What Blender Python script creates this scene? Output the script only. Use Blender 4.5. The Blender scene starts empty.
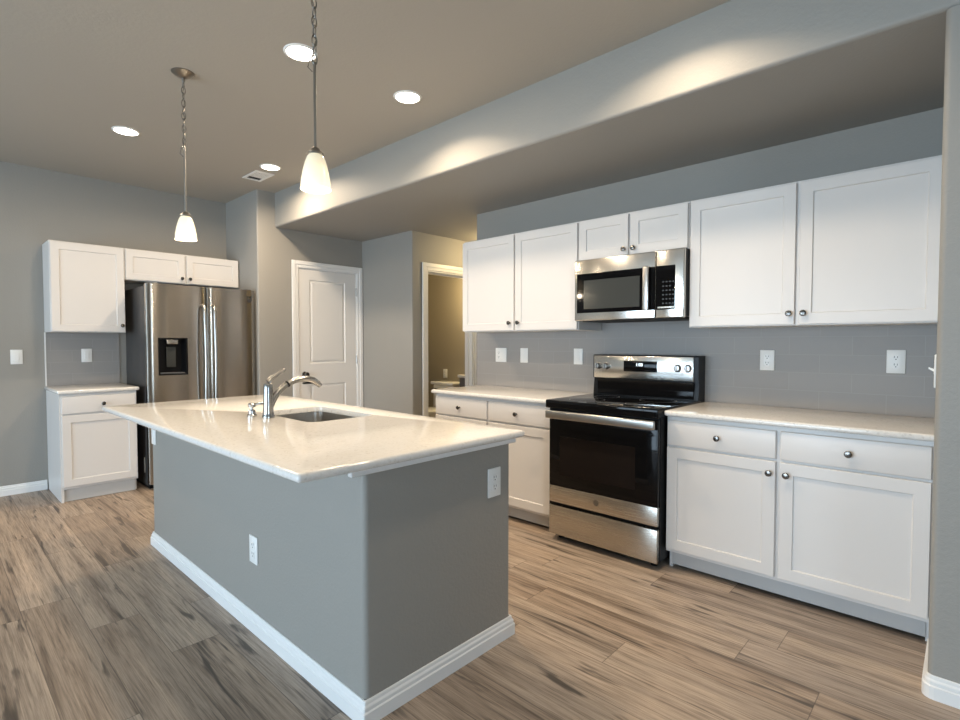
import bpy, bmesh, math, random
from mathutils import Vector, Matrix
random.seed(7)
PI = math.pi
S = bpy.context.scene
COL = S.collection

# ------------------------------------------------------------------ camera
cam_d = bpy.data.cameras.new('camera'); cam = bpy.data.objects.new('camera', cam_d); COL.objects.link(cam)
cam_d.sensor_width = 36.0; cam_d.lens = 523.96 / 960 * 36; cam_d.clip_start = 0.02; cam_d.clip_end = 100
cam.location = (0, 0, 1.2894)
cam.rotation_euler = Vector((0.72998539, 0.68269663, -0.03235184)).to_track_quat('-Z', 'Y').to_euler()
S.camera = cam

# ------------------------------------------------------------------ world, daylight, exposure
S.view_settings.view_transform = 'Standard'; S.view_settings.look = 'None'
S.view_settings.exposure = 0.40; S.view_settings.gamma = 1.0; S.view_settings.use_curve_mapping = False
W = bpy.data.worlds.new('world'); S.world = W; W.use_nodes = True
bg = W.node_tree.nodes['Background']; bg.inputs[0].default_value = (0.72, 0.84, 1.0, 1); bg.inputs[1].default_value = 1.2

WIN_POWER = 255; CAN_POWER = 13.5; PENDANT_POWER = 5.0
def area_light(name, loc, rot, sx, sy, power, color, parent=None, shape='RECTANGLE', spread=PI):
    d = bpy.data.lights.new(name, 'AREA'); d.shape = shape; d.size = sx; d.size_y = sy; d.energy = power; d.color = color; d.spread = spread
    o = bpy.data.objects.new(name, d); COL.objects.link(o); o.location = loc; o.rotation_euler = rot
    if parent: o.parent = parent
    return o
area_light('daylight', (-4.68, 2.40, 1.12), (0, -PI/2, 0), 2.05, 4.4, WIN_POWER, (0.62, 0.82, 1.0))
area_light('daylight', (-0.95, -3.38, 1.45), (PI/2, 0, 0), 1.5, 1.2, WIN_POWER * 0.22, (0.62, 0.82, 1.0))

# ------------------------------------------------------------------ dimensions
R, XC, Y0, YE = 3.5016, 2.4878, 0.088, 3.313
YF, YD, YB = 5.931, 5.167, 4.27
XJ, XD = 2.303, 3.526
ZC, ZS = 2.804, 2.460
XL, YN = -4.5, -3.2           # far limits of the living area
CT = 0.91

# ------------------------------------------------------------------ materials
def mat(name):
    m = bpy.data.materials.new(name); m.use_nodes = True
    nt = m.node_tree; b = nt.nodes['Principled BSDF']
    return m, nt, b
def simple(name, col, rough=0.5, metal=0.0, coat=0.0, spec=0.5):
    m, nt, b = mat(name)
    b.inputs['Base Color'].default_value = (*col, 1); b.inputs['Roughness'].default_value = rough
    b.inputs['Metallic'].default_value = metal; b.inputs['Coat Weight'].default_value = coat
    b.inputs['Specular IOR Level'].default_value = spec
    return m
def node(nt, t, **k):
    n = nt.nodes.new(t)
    for a, v in k.items(): setattr(n, a, v)
    return n
def math_n(nt, op, a, b=None, c=None):
    n = node(nt, 'ShaderNodeMath', operation=op)
    for i, v in enumerate((a, b, c)):
        if v is None: continue
        if isinstance(v, (int, float)): n.inputs[i].default_value = v
        else: nt.links.new(v, n.inputs[i])
    return n.outputs[0]
def noise(nt, scale, detail=2, rough=0.5, vec=None, dist=0.0):
    n = node(nt, 'ShaderNodeTexNoise'); n.inputs['Scale'].default_value = scale; n.inputs['Detail'].default_value = detail
    n.inputs['Roughness'].default_value = rough; n.inputs['Distortion'].default_value = dist
    if vec is not None: nt.links.new(vec, n.inputs['Vector'])
    return n
def objcoord(nt):
    return node(nt, 'ShaderNodeTexCoord').outputs['Object']
def worldpos(nt):
    return node(nt, 'ShaderNodeNewGeometry').outputs['Position']
def bump(nt, b, h, strength=0.1, dist=0.01):
    n = node(nt, 'ShaderNodeBump'); n.inputs['Strength'].default_value = strength; n.inputs['Distance'].default_value = dist
    nt.links.new(h, n.inputs['Height']); nt.links.new(n.outputs[0], b.inputs['Normal']); return n
def ramp(nt, fac, stops):
    n = node(nt, 'ShaderNodeValToRGB'); e = n.color_ramp.elements
    e[0].position, e[0].color = stops[0][0], (*stops[0][1], 1)
    e[1].position, e[1].color = stops[-1][0], (*stops[-1][1], 1)
    for p, c in stops[1:-1]:
        x = e.new(p); x.color = (*c, 1)
    nt.links.new(fac, n.inputs[0]); return n.outputs[0]
def mixc(nt, fac, a, b, mode='MIX'):
    n = node(nt, 'ShaderNodeMix', data_type='RGBA', blend_type=mode)
    for s, v in ((n.inputs[0], fac), (n.inputs[6], a), (n.inputs[7], b)):
        if isinstance(v, (int, float)): s.default_value = v
        elif isinstance(v, tuple): s.default_value = (*v, 1)
        else: nt.links.new(v, s)
    return n.outputs[2]

def paint(name, col, rough=0.55, scale=85, strength=0.22):
    m, nt, b = mat(name)
    b.inputs['Base Color'].default_value = (*col, 1); b.inputs['Roughness'].default_value = rough
    p = worldpos(nt)
    n1 = noise(nt, scale, 3, 0.55, p)
    bump(nt, b, n1.outputs[0], strength, 0.006)
    return m
WALL = paint('grey_wall_paint', (0.302, 0.290, 0.264))
CEIL = paint('grey_ceiling_paint', (0.415, 0.386, 0.338), 0.7, 60, 0.16)
BATHW = paint('bathroom_wall_paint', (0.30, 0.265, 0.20))
TRIM = simple('white_trim_paint', (0.80, 0.80, 0.79), 0.32)
CAB = simple('white_cabinet_paint', (0.69, 0.67, 0.65), 0.34)
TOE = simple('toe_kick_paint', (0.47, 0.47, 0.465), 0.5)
DOORP = simple('white_door_paint', (0.74, 0.73, 0.71), 0.38)
PLATE = simple('white_plastic', (0.82, 0.82, 0.80), 0.35)
SLOT = simple('dark_slot', (0.03, 0.03, 0.03), 0.6)
KNOB = simple('dark_nickel', (0.16, 0.15, 0.14), 0.22, 1.0)
CHROME = simple('brushed_nickel', (0.42, 0.41, 0.395), 0.24, 1.0)
HSTEEL = simple('handle_stainless', (0.50, 0.485, 0.46), 0.28, 1.0)
NICKEL = simple('satin_nickel', (0.30, 0.28, 0.25), 0.33, 1.0)
BLACKG = simple('black_glass', (0.004, 0.004, 0.0045), 0.05, 0, 0.0, 0.18)
BLACKP = simple('black_enamel', (0.006, 0.006, 0.0065), 0.3, 0, 0.0, 0.22)
WINGL = simple('dark_window_glass', (0.012, 0.009, 0.008), 0.08, 0, 0.0, 0.2)
MWGL = simple('grey_mesh_window', (0.05, 0.053, 0.05), 0.15, 0, 0.0, 0.25)
GREYM = simple('grey_marking', (0.10, 0.10, 0.105), 0.3)
EMBL = simple('etched_emblem', (0.17, 0.15, 0.13), 0.45, 0.6)
KEYM = simple('faint_key_print', (0.035, 0.035, 0.037), 0.3)
FSIDE = simple('dark_grey_enamel', (0.05, 0.048, 0.047), 0.42)
PORC = simple('porcelain', (0.82, 0.80, 0.74), 0.12, 0, 0.4)
HINGE = simple('hinge_nickel', (0.5, 0.48, 0.45), 0.35, 1.0)
DARK = simple('dark_recess', (0.02, 0.02, 0.02), 0.8)
VAN = simple('vanity_paint', (0.10, 0.085, 0.07), 0.45)

def steel(name, col, rough, aniso=0.75, rot=0.25):
    m, nt, b = mat(name)
    b.inputs['Base Color'].default_value = (*col, 1); b.inputs['Metallic'].default_value = 1.0
    b.inputs['Anisotropic'].default_value = aniso; b.inputs['Anisotropic Rotation'].default_value = rot
    t = node(nt, 'ShaderNodeTangent', direction_type='RADIAL', axis='Z'); nt.links.new(t.outputs[0], b.inputs['Tangent'])
    mp = node(nt, 'ShaderNodeMapping'); mp.inputs['Scale'].default_value = (3, 3, 420); nt.links.new(worldpos(nt), mp.inputs[0])
    n = noise(nt, 1.0, 3, 0.6, mp.outputs[0])
    r = math_n(nt, 'MULTIPLY_ADD', n.outputs[0], 0.10, rough - 0.05); nt.links.new(r, b.inputs['Roughness'])
    bump(nt, b, n.outputs[0], 0.03, 0.001)
    return m
STEEL = steel('brushed_stainless', (0.52, 0.485, 0.43), 0.26)
PSTEEL = steel('polished_stainless', (0.62, 0.60, 0.56), 0.19, 0.4)
FSTEEL = steel('fridge_stainless', (0.42, 0.385, 0.34), 0.24)
SINKM = simple('sink_stainless', (0.50, 0.49, 0.47), 0.3, 1.0)

def quartz():
    m, nt, b = mat('white_quartz'); p = worldpos(nt)
    v = node(nt, 'ShaderNodeTexVoronoi'); v.inputs['Scale'].default_value = 120; nt.links.new(p, v.inputs['Vector'])
    n = noise(nt, 38, 4, 0.7, p)
    c1 = ramp(nt, v.outputs['Color'], [(0.0, (0.60, 0.575, 0.54)), (0.22, (0.76, 0.745, 0.715)), (1.0, (0.82, 0.81, 0.785))])
    c = mixc(nt, math_n(nt, 'MULTIPLY', n.outputs[0], 0.28), c1, (0.72, 0.67, 0.60))
    nt.links.new(c, b.inputs['Base Color']); b.inputs['Roughness'].default_value = 0.11; b.inputs['Specular IOR Level'].default_value = 0.55
    return m
QUARTZ = quartz()

def tile():
    m, nt, b = mat('grey_subway_tile'); p = worldpos(nt)
    sx = node(nt, 'ShaderNodeSeparateXYZ'); nt.links.new(p, sx.inputs[0])
    cb = node(nt, 'ShaderNodeCombineXYZ')
    nt.links.new(math_n(nt, 'ADD', sx.outputs[0], sx.outputs[1]), cb.inputs[0])
    nt.links.new(math_n(nt, 'SUBTRACT', sx.outputs[2], CT), cb.inputs[1])
    br = node(nt, 'ShaderNodeTexBrick'); nt.links.new(cb.outputs[0], br.inputs['Vector'])
    br.offset = 0.5; br.inputs['Scale'].default_value = 1.0; br.inputs['Brick Width'].default_value = 0.305; br.inputs['Row Height'].default_value = 0.104
    br.inputs['Mortar Size'].default_value = 0.0014; br.inputs['Mortar Smooth'].default_value = 0.2
    br.inputs['Color1'].default_value = (0.315, 0.302, 0.290, 1); br.inputs['Color2'].default_value = (0.325, 0.312, 0.300, 1); br.inputs['Mortar'].default_value = (0.37, 0.357, 0.345, 1)
    nt.links.new(br.outputs[0], b.inputs['Base Color'])
    r = math_n(nt, 'MULTIPLY_ADD', br.outputs['Fac'], 0.3, 0.42)
    b.inputs['Specular IOR Level'].default_value = 0.25; nt.links.new(r, b.inputs['Roughness'])
    bump(nt, b, math_n(nt, 'SUBTRACT', 1.0, br.outputs['Fac']), 0.06, 0.001)
    return m
TILE = tile()

def planks():
    m, nt, b = mat('wood_planks'); p = worldpos(nt)
    PW, PL = 0.194, 1.22
    sx = node(nt, 'ShaderNodeSeparateXYZ'); nt.links.new(p, sx.inputs[0])
    u = math_n(nt, 'DIVIDE', math_n(nt, 'SUBTRACT', sx.outputs[0], 0.494 - PW * 40), PW)
    row = math_n(nt, 'FLOOR', u); fu = math_n(nt, 'FRACT', u)
    wn = node(nt, 'ShaderNodeTexWhiteNoise', noise_dimensions='1D'); nt.links.new(row, wn.inputs['W'])
    v = math_n(nt, 'ADD', math_n(nt, 'DIVIDE', math_n(nt, 'ADD', sx.outputs[1], 30), PL), math_n(nt, 'MULTIPLY', wn.outputs[0], 7.3))
    colm = math_n(nt, 'FLOOR', v); fv = math_n(nt, 'FRACT', v)
    idv = node(nt, 'ShaderNodeCombineXYZ'); nt.links.new(row, idv.inputs[0]); nt.links.new(colm, idv.inputs[1])
    wid = node(nt, 'ShaderNodeTexWhiteNoise', noise_dimensions='2D'); nt.links.new(idv.outputs[0], wid.inputs['Vector'])
    rid = wid.outputs['Value']
    # grain coordinates, shifted per plank
    g = node(nt, 'ShaderNodeCombineXYZ')
    nt.links.new(sx.outputs[0], g.inputs[0]); nt.links.new(sx.outputs[1], g.inputs[1])
    off = node(nt, 'ShaderNodeVectorMath', operation='MULTIPLY_ADD'); nt.links.new(wid.outputs['Color'], off.inputs[0])
    off.inputs[1].default_value = (13, 17, 11); nt.links.new(g.outputs[0], off.inputs[2])
    def stretched(a, c):
        mp = node(nt, 'ShaderNodeMapping'); mp.inputs['Scale'].default_value = (a, c, 1); nt.links.new(off.outputs[0], mp.inputs[0]); return mp.outputs[0]
    fine = noise(nt, 1.0, 6, 0.65, stretched(110, 3.6), 0.3)
    fine2 = noise(nt, 1.0, 4, 0.7, stretched(340, 5.0), 0.1)
    broad = noise(nt, 1.0, 4, 0.6, stretched(15, 0.9), 0.5)
    knot = noise(nt, 1.0, 3, 0.55, stretched(24, 2.0), 0.5)
    base = ramp(nt, rid, [(0.0, (0.31, 0.238, 0.180)), (0.35, (0.385, 0.300, 0.230)), (0.7, (0.435, 0.350, 0.276)), (1.0, (0.345, 0.283, 0.235))])
    c = mixc(nt, 1.0, base, ramp(nt, broad.outputs[0], [(0.30, (0.48, 0.45, 0.425)), (0.46, (0.95, 0.95, 0.95)), (0.72, (1.25, 1.24, 1.22))]), 'MULTIPLY')
    c = mixc(nt, 1.0, c, ramp(nt, fine.outputs[0], [(0.32, (0.56, 0.53, 0.50)), (0.5, (1.0, 1.0, 1.0)), (0.68, (1.18, 1.17, 1.16))]), 'MULTIPLY')
    c = mixc(nt, 1.0, c, ramp(nt, fine2.outputs[0], [(0.32, (0.66, 0.64, 0.61)), (0.52, (1.0, 1.0, 1.0)), (0.70, (1.16, 1.16, 1.15))]), 'MULTIPLY')
    kf = ramp(nt, knot.outputs[0], [(0.60, (0, 0, 0)), (0.69, (1, 1, 1))])
    bw = node(nt, 'ShaderNodeRGBToBW'); nt.links.new(kf, bw.inputs[0])
    c = mixc(nt, math_n(nt, 'MULTIPLY', bw.outputs[0], 0.85), c, (0.055, 0.042, 0.034))
    # seams
    du = math_n(nt, 'MULTIPLY', math_n(nt, 'MINIMUM', fu, math_n(nt, 'SUBTRACT', 1.0, fu)), PW)
    dv = math_n(nt, 'MULTIPLY', math_n(nt, 'MINIMUM', fv, math_n(nt, 'SUBTRACT', 1.0, fv)), PL)
    seam = math_n(nt, 'LESS_THAN', math_n(nt, 'MINIMUM', du, dv), 0.0016)
    c = mixc(nt, math_n(nt, 'MULTIPLY', seam, 0.6), c, (0.06, 0.047, 0.038))
    nt.links.new(c, b.inputs['Base Color'])
    r = math_n(nt, 'MULTIPLY_ADD', fine.outputs[0], 0.2, 0.36); nt.links.new(r, b.inputs['Roughness'])
    h = math_n(nt, 'SUBTRACT', math_n(nt, 'MULTIPLY', fine.outputs[0], 0.3), seam)
    bump(nt, b, h, 0.18, 0.002)
    return m
FLOORM = planks()

def emis(name, col, strength, base=(0.9, 0.88, 0.84)):
    m, nt, b = mat(name); b.inputs['Base Color'].default_value = (*base, 1); b.inputs['Roughness'].default_value = 0.3
    b.inputs['Emission Color'].default_value = (*col, 1); b.inputs['Emission Strength'].default_value = strength
    return m
LENS = emis('lit_lens', (1.0, 0.90, 0.74), 9.0)
def frosted():
    m = bpy.data.materials.new('lit_frosted_glass'); m.use_nodes = True; nt = m.node_tree; nt.nodes.clear()
    o = node(nt, 'ShaderNodeOutputMaterial'); t = node(nt, 'ShaderNodeBsdfTranslucent'); d = node(nt, 'ShaderNodeBsdfPrincipled')
    t.inputs[0].default_value = (0.95, 0.88, 0.74, 1); d.inputs['Base Color'].default_value = (0.62, 0.58, 0.48, 1); d.inputs['Roughness'].default_value = 0.25
    d.inputs['Emission Color'].default_value = (1.0, 0.90, 0.62, 1); d.inputs['Emission Strength'].default_value = 0.34
    mx = node(nt, 'ShaderNodeMixShader'); mx.inputs[0].default_value = 0.95
    nt.links.new(t.outputs[0], mx.inputs[1]); nt.links.new(d.outputs[0], mx.inputs[2]); nt.links.new(mx.outputs[0], o.inputs[0]); return m
SHADE = frosted()
BULB = emis('lit_bulb', (1.0, 0.90, 0.70), 2.0)
DIGIT = emis('lit_digits', (0.75, 0.88, 1.0), 2.2, (0.1, 0.1, 0.1))
def glass():
    m = bpy.data.materials.new('window_glass'); m.use_nodes = True; nt = m.node_tree; nt.nodes.clear()
    o = node(nt, 'ShaderNodeOutputMaterial'); t = node(nt, 'ShaderNodeBsdfTransparent'); g = node(nt, 'ShaderNodeBsdfGlossy'); g.inputs['Roughness'].default_value = 0.02
    mx = node(nt, 'ShaderNodeMixShader'); mx.inputs[0].default_value = 0.06
    nt.links.new(t.outputs[0], mx.inputs[1]); nt.links.new(g.outputs[0], mx.inputs[2]); nt.links.new(mx.outputs[0], o.inputs[0])
    return m
GLASS = glass()

# ------------------------------------------------------------------ mesh helpers
class MB:
    def __init__(s): s.bm = bmesh.new()
    def _merge(s, t):
        me = bpy.data.meshes.new('t'); t.to_mesh(me); t.free(); s.bm.from_mesh(me); bpy.data.meshes.remove(me); return s
    def box(s, x0, x1, y0, y1, z0, z1, bev=0.0, seg=2):
        t = bmesh.new(); bmesh.ops.create_cube(t, size=1.0)
        for v in t.verts: v.co = Vector(((x0 + x1) / 2 + v.co.x * (x1 - x0), (y0 + y1) / 2 + v.co.y * (y1 - y0), (z0 + z1) / 2 + v.co.z * (z1 - z0)))
        if bev: bmesh.ops.bevel(t, geom=t.edges[:], offset=bev, segments=seg, profile=0.5, affect='EDGES')
        return s._merge(t)
    def loft(s, loops, cap0=True, cap1=True, closed=True):
        t = bmesh.new(); L = [[t.verts.new(p) for p in lp] for lp in loops]; n = len(L[0])
        for a, b in zip(L, L[1:]):
            for i in range(n if closed else n - 1):
                j = (i + 1) % n
                t.faces.new((a[i], a[j], b[j], b[i]))
        if cap0: t.faces.new(L[0][::-1])
        if cap1: t.faces.new(L[-1])
        bmesh.ops.recalc_face_normals(t, faces=t.faces[:])
        return s._merge(t)
    def lathe(s, prof, n=24, M=None, cap=True):
        """prof: (radius, height) pairs turned about local z"""
        loops = []
        for r, h in prof:
            r = max(r, 1e-4)
            lp = [Vector((r * math.cos(2 * PI * i / n), r * math.sin(2 * PI * i / n), h)) for i in range(n)]
            loops.append([M @ p for p in lp] if M else lp)
        return s.loft(loops, cap, cap)
    def tube(s, pts, r, n=10, sq=1.0, up=Vector((0, 0, 1))):
        pts = [Vector(p) for p in pts]; rs = r if isinstance(r, (list, tuple)) else [r] * len(pts); loops = []
        for i, p in enumerate(pts):
            d = (pts[min(i + 1, len(pts) - 1)] - pts[max(i - 1, 0)]).normalized()
            u = up if abs(d.dot(up)) < 0.95 else Vector((1, 0, 0))
            a = d.cross(u).normalized(); b = a.cross(d).normalized()
            loops.append([p + a * (rs[i] * math.cos(2 * PI * k / n)) + b * (rs[i] * sq * math.sin(2 * PI * k / n)) for k in range(n)])
        return s.loft(loops)
    def prism(s, poly, axis, a0, a1):
        """poly of 2D points extruded along axis: x -> (y,z), y -> (x,z), z -> (x,y)"""
        f = {'x': lambda p, a: (a, p[0], p[1]), 'y': lambda p, a: (p[0], a, p[1]), 'z': lambda p, a: (p[0], p[1], a)}[axis]
        return s.loft([[f(p, a0) for p in poly], [f(p, a1) for p in poly]])
    def build(s, name, m, parent=None, smooth=True, loc=None):
        me = bpy.data.meshes.new(name); s.bm.to_mesh(me); s.bm.free(); me.materials.append(m)
        if smooth:
            for p in me.polygons: p.use_smooth = True
            me.set_sharp_from_angle(angle=math.radians(32))
        o = bpy.data.objects.new(name, me); COL.objects.link(o)
        if parent: o.parent = parent
        if loc: o.location = loc
        return o
def tag(o, label=None, cat=None, group=None, kind=None):
    for k, v in (('label', label), ('category', cat), ('group', group), ('kind', kind)):
        if v: o[k] = v
    return o
def thing(name, loc, rz, label, cat, group=None):
    o = bpy.data.objects.new(name, None); COL.objects.link(o); o.location = loc; o.rotation_euler = (0, 0, rz); o.empty_display_size = 0.1
    return tag(o, label, cat, group)
def struct(o): o['kind'] = 'structure'; return o
def rrect(x0, x1, y0, y1, r, n=6):
    pts = []
    for cx, cy, a in ((x1 - r, y1 - r, 0), (x0 + r, y1 - r, 1), (x0 + r, y0 + r, 2), (x1 - r, y0 + r, 3)):
        for i in range(n + 1):
            t = (a + i / n) * PI / 2; pts.append((cx + r * math.cos(t), cy + r * math.sin(t)))
    return pts

# ------------------------------------------------------------------ room shell
struct(MB().box(XL - 0.3, 5.6, YN - 0.3, 7.0, -0.12, 0).build('floor', FLOORM, smooth=False))
struct(MB().box(XL - 0.3, 5.6, YN - 0.3, 7.0, ZC, ZC + 0.12).build('ceiling', CEIL, smooth=False))
# lowered ceiling over the kitchen run and hall; its face is the long beam, lower edge rounded
rb = 0.02
prof = [(XC, ZC), (5.4, ZC), (5.4, ZS)] + [(XC + rb - rb * math.sin(t), ZS + rb - rb * math.cos(t)) for t in [i * PI / 2 / 6 for i in range(7)]]
struct(MB().prism(prof, 'y', YN, YD).build('ceiling_beam', WALL))
# left wall with a wide glazed opening and a smaller window
b = MB()
for y0, y1, z0, z1 in ((YN, 0.2, 0, ZC), (0.2, 4.6, 2.15, ZC), (4.6, YF + 0.12, 0, ZC)):
    b.box(XL - 0.14, XL, y0, y1, z0, z1)
struct(b.build('wall_left', WALL, smooth=False))
struct(MB().box(XL - 0.14, XJ, YF, YF + 0.12, 0, ZC).build('wall_back', WALL, smooth=False))
b = MB()
for x0, x1, z0, z1 in ((XL - 0.14, -1.7, 0, ZC), (-1.7, -0.2, 0, 0.85), (-1.7, -0.2, 2.05, ZC), (-0.2, R + 0.12, 0, ZC)): b.box(x0, x1, YN - 0.14, YN, z0, z1)
struct(b.build('wall_front', WALL, smooth=False))
# wall in the near right corner: rounded arris where the kitchen alcove starts
rc = 0.02
prof = [(XC, YN), (XC, Y0 - rc)] + [(XC + rc - rc * math.cos(t), Y0 - rc + rc * math.sin(t)) for t in [i * PI / 2 / 6 for i in range(1, 7)]] + [(R + 0.12, Y0), (R + 0.12, YN)]
struct(MB().prism(prof, 'z', 0, ZS + 0.001).build('wall_side', WALL))
struct(MB().box(R, R + 0.12, Y0, YE, 0, ZS).build('wall_right', WALL, smooth=False))
struct(MB().box(R + 0.12, 5.4, YE - 0.12, YE, 0, ZS).build('wall_hall', WALL, smooth=False))
struct(MB().box(5.3, 5.4, YE, YB, 0, ZS).build('wall_end', WALL, smooth=False))
# pantry block: jog wall beside the refrigerator, door wall, side wall
def arris(x, y, r=0.014):
    return [(x + r - r * math.cos(t), y + r - r * math.sin(t)) for t in [i * PI / 2 / 5 for i in range(6)]]
struct(MB().prism(arris(XJ, YD) + [(XJ + 0.11, YD), (XJ + 0.11, YF + 0.12), (XJ, YF + 0.12)], 'z', 0, ZC).build('wall_jog', WALL))
PDX0, PDX1, PDZ = 2.722, 3.451, 2.086
b = MB(); b.box(XJ + 0.11, PDX0, YD, YD + 0.115, 0, ZC); b.box(PDX1, XD + 0.11, YD, YD + 0.115, 0, ZC); b.box(PDX0, PDX1, YD, YD + 0.115, PDZ, ZC)
struct(b.build('wall_pantry', WALL, smooth=False))
struct(MB().prism(arris(XD, YB) + [(XD + 0.11, YB), (XD + 0.11, YD), (XD, YD)], 'z', 0, ZS).build('wall_passage', WALL))
# bathroom wall with door opening
BX0, BX1, BZ = 3.735, 4.44, 2.072
b = MB(); b.box(XD + 0.11, BX0, YB, YB + 0.115, 0, ZS); b.box(BX1, 5.4, YB, YB + 0.115, 0, ZS); b.box(BX0, BX1, YB, YB + 0.115, BZ, ZS)
struct(b.build('wall_bathroom', WALL, smooth=False))
struct(MB().box(5.0, 5.12, YB + 0.115, 5.95, 0, ZS).build('wall_bathroom_side', BATHW, smooth=False))
struct(MB().box(XD + 0.11, 5.12, 5.85, 5.97, 0, ZS).build('wall_bathroom_back', BATHW, smooth=False))
struct(MB().box(XD + 0.1, 5.12, YB + 0.115, 5.97, ZS, ZS + 0.05).build('ceiling_bathroom', BATHW, smooth=False))

BB = [(0, 0), (0.016, 0), (0.016, 0.046), (0.0115, 0.050), (0.0115, 0.062), (0.0095, 0.066), (0.0065, 0.070), (0.0055, 0.079), (0.003, 0.083), (0, 0.083)]
def base_x(y, x0, x1, name, out=-1):            # runs along x on a wall at y, sticking out towards out*y
    struct(MB().prism([(y + out * d, z) for d, z in BB], 'x', x0, x1).build(name, TRIM, None, False))
def base_y(x, y0, y1, name, out=-1):
    struct(MB().prism([(x + out * d, z) for d, z in BB], 'y', y0, y1).build(name, TRIM, None, False))
base_x(YF, XL, 0.742, 'baseboard_back')
bpts = [((XC, YN), (-1, 0)), ((XC, Y0 - 0.02), (-1, 0))] + [((XC + 0.02 - 0.02 * math.cos(t), Y0 - 0.02 + 0.02 * math.sin(t)), (-math.cos(t), math.sin(t))) for t in (PI / 8, PI / 4, 3 * PI / 8)] + [((XC + 0.02, Y0), (0, 1)), ((2.868, Y0), (0, 1))]
struct(MB().loft([[(p[0] + n[0] * d, p[1] + n[1] * d, z) for d, z in BB] for p, n in bpts]).build('baseboard_side', TRIM, None, False))
base_x(YD, XJ, 2.642, 'baseboard_pantry'); base_y(XD, YB, YD, 'baseboard_passage')
base_x(YB, XD, 3.655, 'baseboard_bathroom'); base_y(XL, YN, 0.18, 'baseboard_left', 1); base_y(XL, 4.62, YF, 'baseboard_corner', 1)
base_y(5.0, 4.85, 5.85, 'baseboard_wet')

# windows in the left wall (daylight comes through them)
def window(name, y0, y1, z0, z1, nm, loc=None, rz=0):
    o = bpy.data.objects.new(name, None); COL.objects.link(o); o.location = loc or (XL, (y0 + y1) / 2, z0); o.rotation_euler = (0, 0, rz); struct(o)
    w = (y1 - y0) / 2; h = z1 - z0; f = MB(); t = 0.05
    f.box(-0.10, -0.03, -w, -w + t, 0, h); f.box(-0.10, -0.03, w - t, w, 0, h); f.box(-0.10, -0.03, -w, w, 0, t); f.box(-0.10, -0.03, -w, w, h - t, h)
    for k in range(1, nm):
        y = -w + 2 * w * k / nm; f.box(-0.10, -0.03, y - 0.03, y + 0.03, 0, h)
    f.build('window_frame', TRIM, o)
    MB().box(-0.068, -0.062, -w + 0.02, w - 0.02, 0.02, h - 0.02).build('window_pane', GLASS, o, False)
window('window_1', 0.2, 4.6, 0.0, 2.15, 3); window('window_2', -0.75, 0.75, 0.85, 2.05, 1, (-0.95, YN, 0.85), PI / 2)

# ------------------------------------------------------------------ doors
def casing(mb, x0, x1, ztop, y, w=0.076, t=0.018):
    # simple two-step moulding round an opening, faces -y
    for a, c, th in ((0.0, w, t * 0.6), (w * 0.45, w, t)):
        mb.box(x0 - c, x0 - a, y - th, y, 0, ztop + c, 0.003, 1); mb.box(x1 + a, x1 + c, y - th, y, 0, ztop + c, 0.003, 1)
        mb.box(x0 - a, x1 + a, y - th, y, ztop + a, ztop + c, 0.003, 1)
d1 = bpy.data.objects.new('door_1', None); COL.objects.link(d1); d1.location = (PDX0, YD, 0); struct(d1)
w = PDX1 - PDX0
m = MB(); casing(m, 0.004, w - 0.004, PDZ - 0.004, 0, 0.072); m.build('door_casing', TRIM, d1)
m = MB(); m.box(0, 0.012, 0, 0.115, 0, PDZ); m.box(w - 0.012, w, 0, 0.115, 0, PDZ); m.box(0.012, w - 0.012, 0, 0.115, PDZ - 0.012, PDZ); m.build('door_jamb', TRIM, d1, False)
def panel_door(x0, x1, z0, z1, y, panels):
    mb = MB(); bm = mb.bm
    xs = sorted({x0, x1, *[p[0] for p in panels], *[p[1] for p in panels]}); zs = sorted({z0, z1, *[p[2] for p in panels], *[p[3] for p in panels]})
    for xa, xb in zip(xs, xs[1:]):
        for za, zb in zip(zs, zs[1:]):
            cx, cz = (xa + xb) / 2, (za + zb) / 2
            if any(p[0] < cx < p[1] and p[2] < cz < p[3] for p in panels): continue
            bm.faces.new([bm.verts.new(q) for q in ((xa, y, za), (xb, y, za), (xb, y, zb), (xa, y, zb))])
    for a, c, e, f in panels:
        lp = []
        for ins, dy in ((0, 0), (0.006, 0.007), (0.016, 0.009), (0.030, 0.003), (0.040, 0.002)):
            lp.append([(a + ins, y + dy, e + ins), (c - ins, y + dy, e + ins), (c - ins, y + dy, f - ins), (a + ins, y + dy, f - ins)])
        t = bmesh.new(); L = [[t.verts.new(p) for p in l] for l in lp]
        for A, B in zip(L, L[1:]):
            for i in range(4): t.faces.new((A[i], A[(i + 1) % 4], B[(i + 1) % 4], B[i]))
        t.faces.new(L[-1]); mb._merge(t)
    mb.loft([[(x0, y, z0), (x1, y, z0), (x1, y, z1), (x0, y, z1)], [(x0, y + 0.035, z0), (x1, y + 0.035, z0), (x1, y + 0.035, z1), (x0, y + 0.035, z1)]], False, True)
    bmesh.ops.remove_doubles(mb.bm, verts=mb.bm.verts[:], dist=1e-5); bmesh.ops.recalc_face_normals(mb.bm, faces=mb.bm.faces[:])
    return mb
leaf = panel_door(0.015, w - 0.015, 0.01, PDZ - 0.015, 0.004, [(0.138, w - 0.155, 1.068, 1.965), (0.138, w - 0.155, 0.20, 0.845)]).build('door_leaf', DOORP, d1, False)
Mk = Matrix.Translation((0.072, 0.004, 0.955)) @ Matrix.Rotation(PI / 2, 4, 'X')
MB().lathe([(0.030, 0), (0.031, 0.004), (0.026, 0.008), (0.012, 0.010), (0.010, 0.030), (0.022, 0.036), (0.028, 0.048), (0.027, 0.058), (0.018, 0.066), (0.0, 0.068)], 20, Mk).build('door_knob', KNOB, leaf)
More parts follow.
